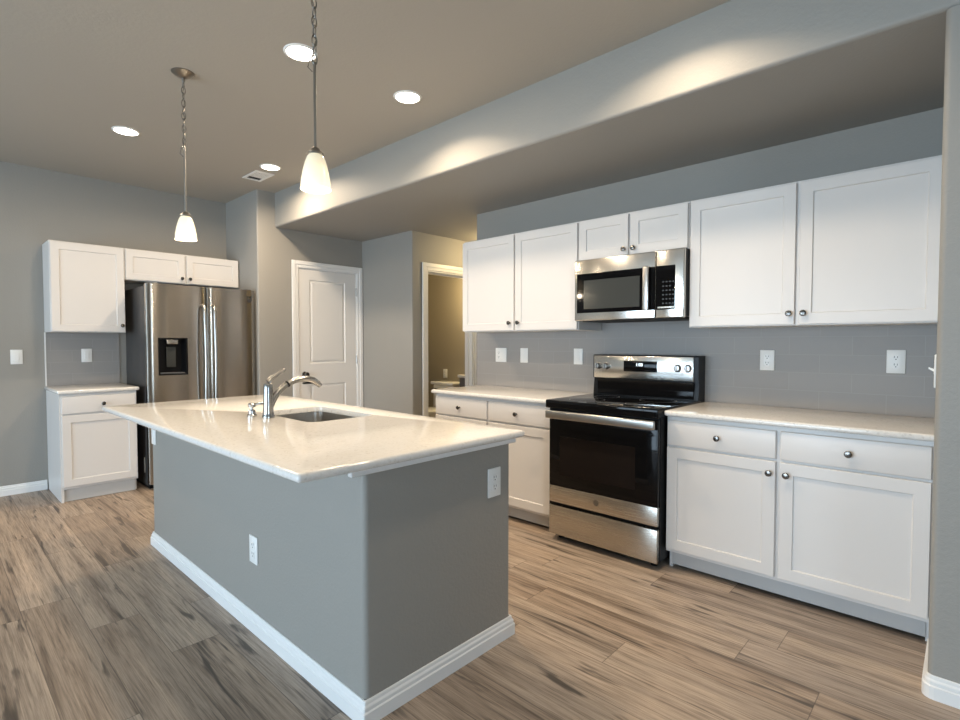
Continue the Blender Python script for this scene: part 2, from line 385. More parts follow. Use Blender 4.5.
for z in (1.87, 1.10, 0.28):
    m = MB(); m.box(w - 0.020, w - 0.002, -0.004, 0.003, z - 0.045, z + 0.045, 0.001, 1); m.tube([(w - 0.012, -0.007, z - 0.047), (w - 0.012, -0.007, z + 0.047)], 0.006); m.build('hinge', HINGE, d1)
d2 = bpy.data.objects.new('door_2', None); COL.objects.link(d2); d2.location = (BX0, YB, 0); struct(d2)
w2 = BX1 - BX0
m = MB(); casing(m, 0.0, w2, BZ, 0, 0.076); m.build('door_casing', TRIM, d2)
m = MB(); m.box(0, 0.014, 0, 0.115, 0, BZ); m.box(w2 - 0.014, w2, 0, 0.115, 0, BZ); m.box(0.014, w2 - 0.014, 0, 0.115, BZ - 0.014, BZ)
m.box(0.014, 0.05, 0.05, 0.09, 0, BZ - 0.014); m.box(w2 - 0.03, w2 - 0.014, 0.05, 0.09, 0, BZ - 0.014); m.box(0.05, w2 - 0.03, 0.05, 0.09, BZ - 0.03, BZ - 0.014); m.build('door_jamb', TRIM, d2, False)

# ------------------------------------------------------------------ cabinets (local: front faces -y, x to the viewer's right)
def shaker(x0, x1, z0, z1, rail=0.057, th=0.019, rec=0.008):
    mb = MB(); L = []
    for ins, y in ((0, 0), (0, -th + 0.002), (0.002, -th), (rail, -th), (rail + 0.004, -th + rec), (rail + 0.006, -th + rec)):
        L.append([(x0 + ins, y, z0 + ins), (x1 - ins, y, z0 + ins), (x1 - ins, y, z1 - ins), (x0 + ins, y, z1 - ins)])
    return mb.loft(L)
def slab(x0, x1, z0, z1, th=0.019):
    mb = MB(); L = []
    for ins, y in ((0, 0), (0, -th + 0.005), (0.003, -th + 0.001), (0.008, -th)):
        L.append([(x0 + ins, y, z0 + ins), (x1 - ins, y, z0 + ins), (x1 - ins, y, z1 - ins), (x0 + ins, y, z1 - ins)])
    return mb.loft(L)
def knob(x, z, parent, y=-0.019):
    M = Matrix.Translation((x, y, z)) @ Matrix.Rotation(PI / 2, 4, 'X')
    return MB().lathe([(0.008, 0), (0.0065, 0.004), (0.0055, 0.012), (0.011, 0.016), (0.0155, 0.020), (0.016, 0.024), (0.012, 0.028), (0.0, 0.030)], 18, M).build('knob', KNOB, parent)
def wall_cabinet(loc, rz, W_, depth, z0, z1, doors, knobs, label, group):
    t = thing('wall_cabinet', (loc[0], loc[1], z0), rz, label, 'cabinet', group); h = z1 - z0
    MB().box(0, W_, 0, depth, 0, h, 0.0015, 1).build('body', CAB, t)
    for (a, c), (kx, kz) in zip(doors, knobs):
        d = shaker(a, c, 0.006, h - 0.012).build('door', CAB, t, False); knob(kx, kz - z0, d)
    return t
def base_cabinet(loc, rz, W_, depth, fronts, label, group, dz=(0.716, 0.856), doorz=(0.125, 0.703)):
    t = thing('base_cabinet', (loc[0], loc[1], 0), rz, label, 'cabinet', group)
    b = MB(); b.box(0.018, W_ - 0.018, 0.0, depth, 0.105, 0.879)
    for x in (0, W_ - 0.018):
        b.prism([(0, 0), (0.0, 0.879), (depth, 0.879), (depth, 0)] if x == 0 and rz == 0 else [(0.052, 0), (0.052, 0.105), (0, 0.105), (0, 0.879), (depth, 0.879), (depth, 0)], 'x', x, x + 0.018)
    b.build('body', CAB, t, False)
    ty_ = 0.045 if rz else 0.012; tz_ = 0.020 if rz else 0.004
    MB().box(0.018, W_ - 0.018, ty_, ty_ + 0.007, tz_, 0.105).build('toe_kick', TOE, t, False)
    for (a, c, kd, kk) in fronts:
        d = slab(a, c, *dz).build('drawer', CAB, t); knob(kd, (dz[0] + dz[1]) / 2, d)
        d = shaker(a, c, *doorz).build('door', CAB, t, False)
        if kk is not None: knob(kk, 0.645, d)
    return t
# right run: local x = -(world y), local y = world x
def ly(y_left): return lambda y: y_left - y
UPX = R - 0.009 - 0.312; UZ0, UZ1 = 1.383, 2.141
def upper(yl, yr, splits, kn, label, z0=UZ0):
    f = ly(yl); doors = [(f(a), f(c)) for a, c in splits]
    return wall_cabinet((UPX, yl, 0), -PI / 2, yl - yr, R - 0.009 - UPX if z0 < 1.5 else R - 0.001 - UPX, z0, UZ1, doors, [(f(k), z) for k, z in kn], label, 'upper cabinets on the long wall')
upper(3.165, 2.021, [(3.160, 2.601), (2.585, 2.026)], [(2.637, 1.446), (2.549, 1.446)], 'tall white two-door wall cabinet between the bathroom opening and the microwave')
upper(2.019, 1.246, [(2.012, 1.641), (1.625, 1.253)], [(1.665, 1.902), (1.598, 1.902)], 'short white two-door wall cabinet directly above the microwave', 1.858)
upper(1.244, 0.092, [(1.236, 0.684), (0.664, 0.095)], [(0.706, 1.446), (0.640, 1.446)], 'wide white two-door wall cabinet over the right-hand counter, past the microwave')
BFX = R - 0.009 - 0.60
def lower(yl, yr, fr, label):
    f = ly(yl)
    return base_cabinet((BFX, yl, 0), -PI / 2, yl - yr, 0.60, [(f(a), f(c), f(k), f(kk)) for a, c, k, kk in fr], label, 'base cabinets on the long wall')
lower(3.195, 2.028, [(3.187, 2.622, 2.907, 2.662), (2.606, 2.045, 2.334, 2.572)], 'white base cabinet with two drawers between the range and the bathroom doorway')
lower(1.246, 0.096, [(1.240, 0.690, 0.966, 0.716), (0.670, 0.105, 0.392, 0.640)], 'white base cabinet with two wide drawers and doors at the right of the range')

def counter(name, x0, x1, y0, y1, label, group, bev=0.011):
    o = MB().box(-(x1 - x0) / 2, (x1 - x0) / 2, -(y1 - y0) / 2, (y1 - y0) / 2, 0, 0.030, bev, 4).build(name, QUARTZ, None, True, ((x0 + x1) / 2, (y0 + y1) / 2, 0.880))
    return tag(o, label, 'countertop', group)
counter('countertop', R - 0.648, R - 0.010, 2.024, 3.222, 'white quartz countertop run between the range and the bathroom doorway', 'white quartz wall-side countertops')
counter('countertop', R - 0.648, R - 0.010, Y0 + 0.003, 1.2525, 'white quartz countertop at the right of the range below two duplex outlets', 'white quartz wall-side countertops')

# backsplashes
b = MB(); b.box(R - 0.008, R, Y0 + 0.001, 1.2455, CT, 1.383); b.box(R - 0.008, R, 1.2455, 2.0195, 0.9, 1.86); b.box(R - 0.008, R, 2.0195, 3.300, CT, 1.383)
b.box(R - 0.009, R, 3.300, 3.309, CT, 1.383)
tag(b.build('backsplash', TILE, None, False), kind='structure')
b = MB(); b.box(0.757, 1.30, YF - 0.008, YF, CT, 1.383); tag(b.build('backsplash_back', TILE, None, False), kind='structure')
struct(MB().box(0.748, 0.757, YF - 0.011, YF, CT, 1.383).build('trim_1', TRIM, None, False))

# ------------------------------------------------------------------ refrigerator wall
LX0, LX1, LX2 = 0.751, 1.283, 2.296
UY = YF - 0.010 - 0.31
wall_cabinet((LX0, UY, 0), 0, LX1 - LX0, 0.319, 1.383, 2.148, [(0.006, LX1 - LX0 - 0.006)], [(1.253 - LX0, 1.446)], 'white single-door wall cabinet above the small counter beside the refrigerator', 'cabinets on the refrigerator wall')
wall_cabinet((LX1 + 0.001, UY, 0), 0, LX2 - LX1 - 0.001, 0.319, 1.862, 2.148, [(0.006, 0.495), (0.511, LX2 - LX1 - 0.008)], [(1.749 - LX1, 1.912), (1.820 - LX1, 1.912)], 'short white two-door wall cabinet above the stainless refrigerator', 'cabinets on the refrigerator wall')
BY = YF - 0.62
base_cabinet((LX0, BY, 0), 0, LX1 - LX0, 0.619, [(0.012, LX1 - LX0 - 0.004, 1.035 - LX0 + 0.005, None)], 'narrow white base cabinet with one drawer at the left of the refrigerator', 'cabinets on the refrigerator wall')
counter('countertop', 0.736, 1.302, YF - 0.652, YF - 0.0085, 'small white countertop on the narrow base cabinet beside the refrigerator', None)

# refrigerator
FY = 5.181
fr = thing('refrigerator', (1.345, 0, 0), 0, 'stainless side-by-side refrigerator with dark water dispenser in its left door', 'refrigerator'); fr.location = (1.345, FY, 0)
FW, FH = 0.938, 1.808
MB().box(0.004, FW - 0.004, 0.085, 0.72, 0.03, FH - 0.018, 0.004, 2).build('body', FSIDE, fr)
MB().box(0.02, FW - 0.02, 0.10, 0.68, 0.0, 0.03).build('base_grille', BLACKP, fr, False)
def fdoor(x0, x1, z0, z1, hole=None):
    n = 20; bul = 0.021
    def yv(t): e = abs(2 * t - 1); return bul * e ** 3 + 0.010 * max(0, (e - 0.92) / 0.08) ** 2
    cols = [i / n for i in range(n + 1)]
    if hole:
        cols = sorted(set(cols + [(hole[0] - x0) / (x1 - x0), (hole[1] - x0) / (x1 - x0)]))
    zs = [z0, z1] if not hole else [z0, hole[2], hole[3], z1]
    t = bmesh.new()
    for ca, cb in zip(cols, cols[1:]):
        for za, zb in zip(zs, zs[1:]):
            xa, xb = x0 + ca * (x1 - x0), x0 + cb * (x1 - x0)
            if hole and hole[0] - 1e-6 <= xa and xb <= hole[1] + 1e-6 and abs(za - hole[2]) < 1e-6: continue
            t.faces.new([t.verts.new(q) for q in ((xa, yv(ca), za), (xb, yv(cb), za), (xb, yv(cb), zb), (xa, yv(ca), zb))])
    rim = [(x0 + c * (x1 - x0), yv(c)) for c in cols]; bk = 0.078
    for z, fl in ((z0, 1), (z1, 0)):
        poly = [(x, y, z) for x, y in rim] + [(x1, bk, z), (x0, bk, z)]
        t.faces.new([t.verts.new(q) for q in poly])
    for x, c in ((x0, 0), (x1, 1)):
        t.faces.new([t.verts.new(q) for q in ((x, yv(c), z0), (x, bk, z0), (x, bk, z1), (x, yv(c), z1))])
    t.faces.new([t.verts.new(q) for q in ((x0, bk, z0), (x1, bk, z0), (x1, bk, z1), (x0, bk, z1))])
    bmesh.ops.remove_doubles(t, verts=t.verts[:], dist=1e-5); bmesh.ops.recalc_face_normals(t, faces=t.faces[:])
    return MB()._merge(t)
H = (0.080, 0.316, 1.004, 1.335)
dl = fdoor(0.0, 0.490, 0.05, FH, H).build('door', FSTEEL, fr)
dr = fdoor(0.496, FW, 0.05, FH).build('door', FSTEEL, fr)
# dispenser recess in the left door
x0, x1, z0, z1 = H
b = MB(); b.loft([[(x0, 0.002, z0), (x1, 0.002, z0), (x1, 0.002, z1), (x0, 0.002, z1)], [(x0 + 0.012, 0.002, z0 + 0.012), (x1 - 0.012, 0.002, z0 + 0.012), (x1 - 0.012, 0.002, z1 - 0.008), (x0 + 0.012, 0.002, z1 - 0.008)],
    [(x0 + 0.03, 0.075, z0 + 0.02), (x1 - 0.03, 0.075, z0 + 0.02), (x1 - 0.03, 0.075, z1 - 0.01), (x0 + 0.03, 0.075, z1 - 0.01)]], False, True)
ds = b.build('dispenser', BLACKP, dl, False)
MB().box(x0 + 0.07, x1 - 0.075, 0.010, 0.055, z1 - 0.055, z1 - 0.014, 0.004, 2).build('spout_housing', CHROME, dl)
MB().box(x0 + 0.075, x1 - 0.085, 0.045, 0.062, z0 + 0.07, z1 - 0.08, 0.004, 2).build('paddle', MWGL, dl)
MB().box(x0 + 0.025, x1 - 0.025, 0.004, 0.07, z0 + 0.012, z0 + 0.022, 0.002, 1).build('drip_tray', GREYM, dl)
def fhandle(x, par):
    pts = [(x, -0.004 + 0.02, 0.60), (x, -0.035, 0.615), (x, -0.047, 0.66)]
    for i in range(9):
        t = i / 8; pts.append((x, -0.052 - 0.016 * math.sin(PI * t), 0.68 + t * (1.575 - 0.68)))
    pts += [(x, -0.047, 1.595), (x, -0.035, 1.625), (x, 0.016, 1.64)]
    MB().tube(pts, 0.0135, 12).build('handle', HSTEEL, par)
fhandle(0.448, dl); fhandle(0.535, dr)
b = MB()
lx, lz = 0.862, 1.688
b.box(lx, lx + 0.011, 0.002, 0.0125, lz + 0.014, lz + 0.062); b.box(lx + 0.030, lx + 0.041, 0.002, 0.0125, lz + 0.016, lz + 0.062); b.box(lx + 0.002, lx + 0.036, 0.002, 0.0125, lz, lz + 0.018)
b.box(lx + 0.016, lx + 0.025, 0.002, 0.0125, lz + 0.018, lz + 0.032)
b.build('emblem', SLOT, dr, False)
for x in (0.03, FW - 0.09):
    MB().box(x, x + 0.06, 0.03, 0.13, FH - 0.012, FH + 0.012, 0.005, 2).build('hinge_cover', GREYM, fr)
MB().box(-0.0, 0.0045, 0.165, 0.185, 0.135, 0.270).build('sticker', PLATE, fr, False)

# ------------------------------------------------------------------ range
rg = thing('range', (0, 0, 0), -PI / 2, 'stainless and black glass freestanding electric range between the two base cabinets', 'range')
RY = 2.0205; rg.location = (2.80, RY, 0); RW = RY - 1.255; RD = R - 0.010 - 2.80
# local x: viewer's right, local y: depth into the wall
MB().box(0.002, RW - 0.002, 0.03, RD, 0.045, 0.868, 0.003, 1).build('body', BLACKP, rg)
for x in (0.06, RW - 0.06):
    for y in (0.09, RD - 0.08):
        MB().lathe([(0.02, 0), (0.02, 0.012), (0.011, 0.014), (0.011, 0.05)], 12, Matrix.Translation((x, y, 0))).build('foot', BLACKP, rg)
b = MB(); b.box(-0.0, RW + 0.0, -0.014, RD - 0.05, 0.868, 0.921, 0.007, 3); ck = b.build('cooktop', BLACKG, rg)
for x, y, r in ((0.20, 0.17, 0.115), (0.565, 0.17, 0.085), (0.20, 0.43, 0.085), (0.565, 0.43, 0.115)):
    lp = []
    for rr, z in ((r - 0.004, 0.9212), (r, 0.9212)):
        lp.append([(x + rr * math.cos(2 * PI * i / 48), y + rr * math.sin(2 * PI * i / 48), z) for i in range(48)])
    MB().loft(lp, False, False).build('burner_ring', GREYM, ck, False)
def strip(name, z0, z1, m, parent, y0=-0.0, x0=0.024, x1=None, bev=0.004, depth=0.03):
    x1 = RW - 0.004 if x1 is None else x1
    return MB().box(x0, x1, y0, y0 + depth, z0, z1, bev, 2).build(name, m, parent)
od = strip('oven_door', 0.366, 0.858, BLACKG, rg)
strip('lower_trim', 0.256, 0.365, STEEL, od)
MB().box(0.105, RW - 0.14, -0.0015, 0.002, 0.44, 0.69, 0.0007, 1).build('oven_window', WINGL, od)
b = MB(); b.box(0.030, RW - 0.002, -0.062, -0.040, 0.808, 0.860, 0.009, 3); b.box(0.03, 0.055, -0.045, 0.002, 0.82, 0.848, 0.004, 2); b.box(RW - 0.055, RW - 0.03, -0.045, 0.002, 0.82, 0.848, 0.004, 2); b.build('handle', HSTEEL, od)
Mg = Matrix.Translation((0.372, -0.0005, 0.312)) @ Matrix.Rotation(PI / 2, 4, 'X')
b = MB(); b.lathe([(0.0185, 0), (0.0185, 0.0012), (0.0165, 0.0012), (0.0165, 0.0006)], 28, Mg); b.build('emblem', EMBL, od)
strip('storage_drawer', 0.045, 0.236, STEEL, rg)
# backguard
bgx = RD - 0.112
b = MB(); b.prism([(bgx - 0.002, 0.921), (bgx + 0.012, 0.921 + 0.12), (bgx - 0.004, 1.04), (bgx - 0.004, 1.198), (bgx + 0.006, 1.206), (RD - 0.002, 1.206), (RD - 0.002, 0.86), (bgx - 0.002, 0.86)], 'x', 0.004, RW - 0.002)
bg_ = b.build('backguard', BLACKP, rg)
MB().box(0.012, RW - 0.030, bgx - 0.012, bgx + 0.0, 1.040, 1.200, 0.005, 2).build('control_panel', PSTEEL, bg_)
MB().box(0.04, RW - 0.03, bgx - 0.006, bgx + 0.004, 0.925, 1.034, 0.002, 1).build('lower_panel', BLACKG, bg_)
MB().box(0.250, 0.494, bgx - 0.0145, bgx - 0.010, 1.092, 1.166, 0.002, 2).build('display', BLACKG, bg_)
cu = bpy.data.curves.new('clock', 'FONT'); cu.body = '1:08'; cu.size = 0.030; cu.extrude = 0.0004; cu.align_x = 'CENTER'; cu.align_y = 'CENTER'
to = bpy.data.objects.new('clock_t', cu); COL.objects.link(to)
bpy.context.view_layer.update()
me = bpy.data.meshes.new_from_object(to.evaluated_get(bpy.context.evaluated_depsgraph_get())); bpy.data.objects.remove(to)
me.materials.clear(); me.materials.append(DIGIT)
cd = bpy.data.objects.new('clock_digits', me); COL.objects.link(cd); cd.parent = bg_; cd.rotation_euler = (PI / 2, 0, 0); cd.location = (0.367, bgx - 0.0152, 1.140)
for x in (0.047, 0.110, 0.632, 0.700):
    M = Matrix.Translation((x, bgx - 0.012, 1.125)) @ Matrix.Rotation(PI / 2, 4, 'X')
    b = MB(); b.lathe([(0.027, 0), (0.027, 0.003), (0.023, 0.005), (0.021, 0.022), (0.019, 0.026), (0, 0.027)], 24, M); b.box(x - 0.004, x + 0.004, bgx - 0.046, bgx - 0.03, 1.105, 1.145, 0.002, 1)
    b.build('knob', CHROME, bg_)

# ------------------------------------------------------------------ microwave
MY = 2.003; MWX = R - 0.405
mw = thing('microwave', (MWX, MY, 1.437), -PI / 2, 'stainless over-the-range microwave with black glass door and keypad', 'microwave')
MWW, MWH, MWD = MY - 1.243, 0.417, R - 0.009 - MWX
MB().box(0.0, MWW, 0.030, MWD, 0.014, MWH - 0.0, 0.003, 1).build('body', BLACKP, mw)
MB().box(0.03, MWW - 0.03, 0.05, MWD - 0.02, 0.0, 0.016, 0.004, 1).build('underside_grille', DARK, mw)
fz = 0.004
dmw = MB().box(0.0, 0.582, 0.0, 0.030, fz, MWH, 0.007, 3).build('door', PSTEEL, mw)
b = MB().box(0.585, MWW, 0.0, 0.030, fz, MWH, 0.007, 3).build('control_panel', PSTEEL, mw)
MB().box(0.020, 0.581, -0.0025, 0.002, 0.056, 0.322, 0.002, 1).build('glass', BLACKG, dmw)
MB().box(0.076, 0.480, -0.0032, -0.002, 0.082, 0.275, 0.0004, 1).build('window', MWGL, dmw)
MB().box(0.5855, 0.706, -0.0025, 0.002, 0.056, 0.322, 0.002, 1).build('keypad_glass', BLACKG, b)
for r in range(6):
    for c in range(4):
        if r == 4 and c == 3: continue
        MB().box(0.628 + c * 0.021, 0.638 + c * 0.021, -0.0031, -0.0024, 0.090 + r * 0.026, 0.097 + r * 0.026).build('key_mark', KEYM, b, False)
MB().box(0.598, 0.705, -0.0035, -0.002, 0.064, 0.074, 0.001, 1).build('open_button', STEEL, b)
b = MB(); b.box(0.511, 0.551, -0.034, -0.018, 0.052, 0.326, 0.007, 3); b.box(0.522, 0.540, -0.022, 0.0, 0.060, 0.085, 0.003, 1); b.box(0.522, 0.540, -0.022, 0.0, 0.295, 0.320, 0.003, 1)
b.build('handle', HSTEEL, dmw)

# ------------------------------------------------------------------ kitchen island
IX0, IX1, IY0, IY1 = 0.998, 1.763, 1.464, 3.800
isl = thing('kitchen_island', (0, 0, 0), 0, 'grey painted island base with white baseboard under the large quartz top', 'island')
isl.location = (IX0, IY0, 0); iw, il = IX1 - IX0, IY1 - IY0
o_ = rrect(0, iw, 0, il, 0.022, 5); i_ = rrect(0.09, iw - 0.09, 0.09, il - 0.09, 0.02, 5)
MB().loft([[(x, y, 0) for x, y in o_], [(x, y, 0.879) for x, y in o_], [(x, y, 0.879) for x, y in i_], [(x, y, 0.0) for x, y in i_], [(x, y, 0) for x, y in o_]], False, False).build('base_walls', WALL, isl)
L = []
for d, z in [(-0.001, 0)] + BB[1:-1] + [(-0.001, 0.083)]:
    rr = max(0.004, 0.004 + 0.0 * d); L.append([(x, y, z) for x, y in rrect(-d, iw + d, -d, il + d, 0.006, 3)])
MB().loft(L, False, False).build('baseboard', TRIM, isl, False)
b = MB(); b.box(-0.062, iw + 0.008, -0.024, -0.0005, 0.856, 0.8795, 0.003, 1); b.build('support_board', TRIM, isl)
# worktop with sink cut-out
TX0, TX1, TY0, TY1 = 0.737, 1.7965, 1.4075, 3.805
SX0, SX1, SY0, SY1 = 1.265, 1.640, 2.285, 2.860
tx, ty = (TX0 + TX1) / 2, (TY0 + TY1) / 2
def lp(off_o, z): return [(x - tx, y - ty, z) for x, y in rrect(TX0 + off_o, TX1 - off_o, TY0 + off_o, TY1 - off_o, max(0.012 - off_o * 0.3, 0.004), 6)]
def li(off_i, z): return [(x - tx, y - ty, z) for x, y in rrect(SX0 - off_i, SX1 + off_i, SY0 - off_i, SY1 + off_i, 0.055 + off_i, 6)]
e = 0.013
loops = [li(0, 0.0), li(0, 0.027), li(0.001, 0.029), li(0.003, 0.030)]
for i in range(9):
    t = PI / 2 * (1 - i / 4); loops.append(lp(e - e * math.cos(t), 0.015 + 0.015 * math.sin(t)))
loops.append(li(0, 0.0))
it = MB().loft(loops, False, False).build('countertop', QUARTZ, None, True, (tx, ty, 0.880))
tag(it, 'large white quartz island countertop with a sink cut-out and overhang', 'countertop')
# sink
sk = thing('sink', ((SX0 + SX1) / 2, (SY0 + SY1) / 2, 0.69), 0, 'undermount stainless sink bowl set in the island countertop', 'sink')
sw, sl = (SX1 - SX0) / 2, (SY1 - SY0) / 2
def sl_(off, r, z): return [(x, y, z) for x, y in rrect(-sw + off, sw - off, -sl + off, sl - off, r, 6)]
MB().loft([sl_(-0.012, 0.06, 0.189), sl_(0.001, 0.054, 0.189), sl_(0.003, 0.054, 0.12), sl_(0.008, 0.054, 0.03), sl_(0.02, 0.05, 0.008), sl_(0.04, 0.045, 0.001), sl_(0.14, 0.02, 0.0)], False, True).build('bowl', SINKM, sk)
MB().lathe([(0.045, 0.001), (0.043, 0.004), (0.032, 0.004), (0.028, 0.0015), (0.0, 0.0015)], 24).build('drain', CHROME, sk)
# faucet
fc = thing('faucet', (1.203, 2.597, 0.910), 0, 'brushed nickel single-handle pull-out faucet beside the island sink', 'faucet')
MB().lathe([(0.031, 0), (0.031, 0.010), (0.028, 0.016), (0.0275, 0.03)], 24).build('base_ring', CHROME, fc)
MB().lathe([(0.0265, 0.016), (0.0255, 0.05), (0.024, 0.10), (0.0225, 0.150), (0.0215, 0.168), (0.018, 0.174), (0.0, 0.176)], 28).build('body', CHROME, fc)
sp = [(0.004, 0, 0.050), (0.018, 0, 0.080), (0.037, 0, 0.110), (0.062, 0, 0.138), (0.090, 0, 0.158), (0.103, 0, 0.165)]
MB().tube(sp, [0.020, 0.019, 0.0175, 0.0165, 0.0155, 0.0155], 16).build('spout', CHROME, fc)
hd = [(0.103, 0, 0.165), (0.110, 0, 0.169), (0.138, 0, 0.181), (0.176, 0, 0.189), (0.214, 0, 0.188), (0.248, 0, 0.178), (0.278, 0, 0.159), (0.291, 0, 0.146)]
sh = MB().tube(hd, [0.0165, 0.018, 0.0185, 0.0195, 0.021, 0.021, 0.019, 0.016], 16, 0.85).build('spray_head', CHROME, fc)
MB().tube([(0.099, 0, 0.1635), (0.106, 0, 0.1675)], 0.0185, 16).build('collar', BLACKP, fc)
MB().box(0.190, 0.245, -0.010, 0.010, 0.160, 0.170, 0.003, 1).build('spray_button', BLACKP, sh)
hl = [(0.0, 0, 0.168), (0.002, 0, 0.186), (0.014, 0, 0.199), (0.034, 0, 0.210), (0.060, 0, 0.225), (0.080, 0, 0.237), (0.088, 0, 0.245)]
MB().tube(hl, [0.017, 0.016, 0.015, 0.0135, 0.0125, 0.012, 0.009], 14, 0.8).build('lever_handle', CHROME, fc)
sd = thing('soap_dispenser', (1.170, 2.715, 0.910), 0, 'small brushed nickel soap dispenser on the island beside the faucet', 'soap dispenser')
MB().lathe([(0.024, 0), (0.024, 0.008), (0.019, 0.012), (0.018, 0.030), (0.012, 0.034), (0.0, 0.034)], 20).build('base', CHROME, sd)
MB().lathe([(0.009, 0.03), (0.009, 0.046), (0.019, 0.048), (0.020, 0.062), (0.014, 0.068), (0, 0.069)], 20).build('pump', CHROME, sd)
MB().tube([(0.0, 0, 0.056), (0.03, -0.012, 0.064), (0.062, -0.026, 0.062), (0.070, -0.03, 0.054)], [0.009, 0.008, 0.007, 0.006], 12).build('nozzle', CHROME, sd)

# ------------------------------------------------------------------ outlets and switches (local: plate on a wall facing -y)
def plate(name, loc, rz, label, cat, kinds, group, h=0.123):
    n = len(kinds); wp = 0.079 + 0.046 * (n - 1)
    t = thing(name, loc, rz, label, cat, group)
    MB().box(-wp / 2, wp / 2, -0.0065, 0, -h / 2, h / 2, 0.003, 2).build('cover_plate', PLATE, t)
    for i, k in enumerate(kinds):
        cx = (i - (n - 1) / 2) * 0.046
        if k == 'outlet':
            for s in (-1, 1):
                r = MB().loft([[(cx + x, y, s * 0.0195 + z) for x, z in rrect(-0.0165, 0.0165, -0.014, 0.014, 0.009, 4)] for y in (-0.004, -0.0085)]).build('receptacle', PLATE, t)
                b = MB()
                for dx, w_, z0, z1 in ((-0.0065, 0.0026, 0.0, 0.010), (0.0065, 0.0026, 0.0, 0.009), (0.0, 0.005, -0.010, -0.005)):
                    b.box(cx + dx - w_ / 2, cx + dx + w_ / 2, -0.0088, -0.0082, s * 0.0195 + z0, s * 0.0195 + z1)
                b.build('slot', SLOT, r, False)
        elif k == 'rocker':
            MB().box(cx - 0.0165, cx + 0.0165, -0.0095, -0.004, -0.033, 0.033, 0.002, 1).build('rocker', PLATE, t)
        else:
            b = MB(); b.box(cx - 0.006, cx + 0.006, -0.0085, -0.004, -0.013, 0.013, 0.001, 1); b.prism([(-0.0065, -0.004), (-0.024, 0.007), (-0.024, 0.013), (-0.0065, 0.006)], 'x', cx - 0.004, cx + 0.004); b.build('toggle', PLATE, t)
    return t
BSX = R - 0.0082; G = 'plates along the long backsplash'
plate('power_outlet', (BSX, 3.010, 1.185), -PI / 2, 'wide two-gang white outlet and switch plate at the far end of the backsplash', 'outlet', ['outlet', 'rocker'], G)
plate('light_switch', (BSX, 2.753, 1.185), -PI / 2, 'single white rocker switch right of the two-gang plate on the backsplash', 'switch', ['rocker'], G)
plate('light_switch', (BSX, 2.220, 1.185), -PI / 2, 'single white plate on the backsplash just left of the range', 'switch', ['rocker'], G)
plate('power_outlet', (BSX, 0.892, 1.186), -PI / 2, 'white duplex outlet on the backsplash nearer the range, right of it', 'outlet', ['outlet'], G)
plate('power_outlet', (BSX, 0.282, 1.192), -PI / 2, 'white duplex outlet on the backsplash next to the near wall corner', 'outlet', ['outlet'], G)
plate('light_switch', (0.562, YF, 1.171), 0, 'white rocker switch on the grey wall left of the cabinets', 'switch', ['rocker'], None)
plate('power_outlet', (1.046, YF - 0.0082, 1.176), 0, 'white plate on the small tiled backsplash beside the refrigerator', 'outlet', ['rocker'], None)
plate('power_outlet', (IX0, 2.310, 0.370), -PI / 2, 'white duplex outlet low on the long side of the island', 'outlet', ['outlet'], None)
plate('power_outlet', (IX0, 3.745, 0.712), -PI / 2, 'white plate at the far end of the island side, just under the overhang', 'outlet', ['rocker'], None)
plate('power_outlet', (1.650, IY0, 0.700), 0, 'white duplex outlet on the short end of the island', 'outlet', ['outlet'], None)
plate('light_switch', (2.575, Y0, 1.186), PI, 'white toggle switch seen edge-on at the near wall corner above the counter', 'switch', ['toggle'], None)

# ------------------------------------------------------------------ ceiling lights
def can(x, y, label, power=CAN_POWER, spread=178):
    t = thing('recessed_light', (x, y, ZC), 0, label, 'ceiling light', 'recessed ceiling lights')
    MB().lathe([(0.071, -0.004), (0.074, -0.0065), (0.080, -0.006), (0.086, -0.002), (0.087, 0.0)], 32, None, False).build('trim_ring', PLATE, t)
    MB().lathe([(0.073, -0.002), (0.0728, -0.005), (0.0, -0.0085)], 32).build('lens', LENS, t)
    area_light('lamp', (0, 0, -0.012), (0, 0, 0), 0.14, 0.14, power, (1.0, 0.80, 0.58), t, 'DISK', math.radians(spread))
can(1.395, 2.585, 'recessed ceiling light just behind the nearer pendant rod')
can(2.090, 2.565, 'recessed ceiling light beside the beam, nearest to it', 13, 140)
can(1.044, 4.440, 'recessed ceiling light at the left beyond the farther pendant', 8)
can(2.100, 4.435, 'recessed ceiling light right next to the ceiling vent', 20, 165)
can(2.095, 1.000, 'recessed ceiling light by the beam nearest the viewer, above the frame', 11, 140)
can(-0.35, 4.440, 'recessed ceiling light over the open floor near the bare wall, beyond the left edge', 7)

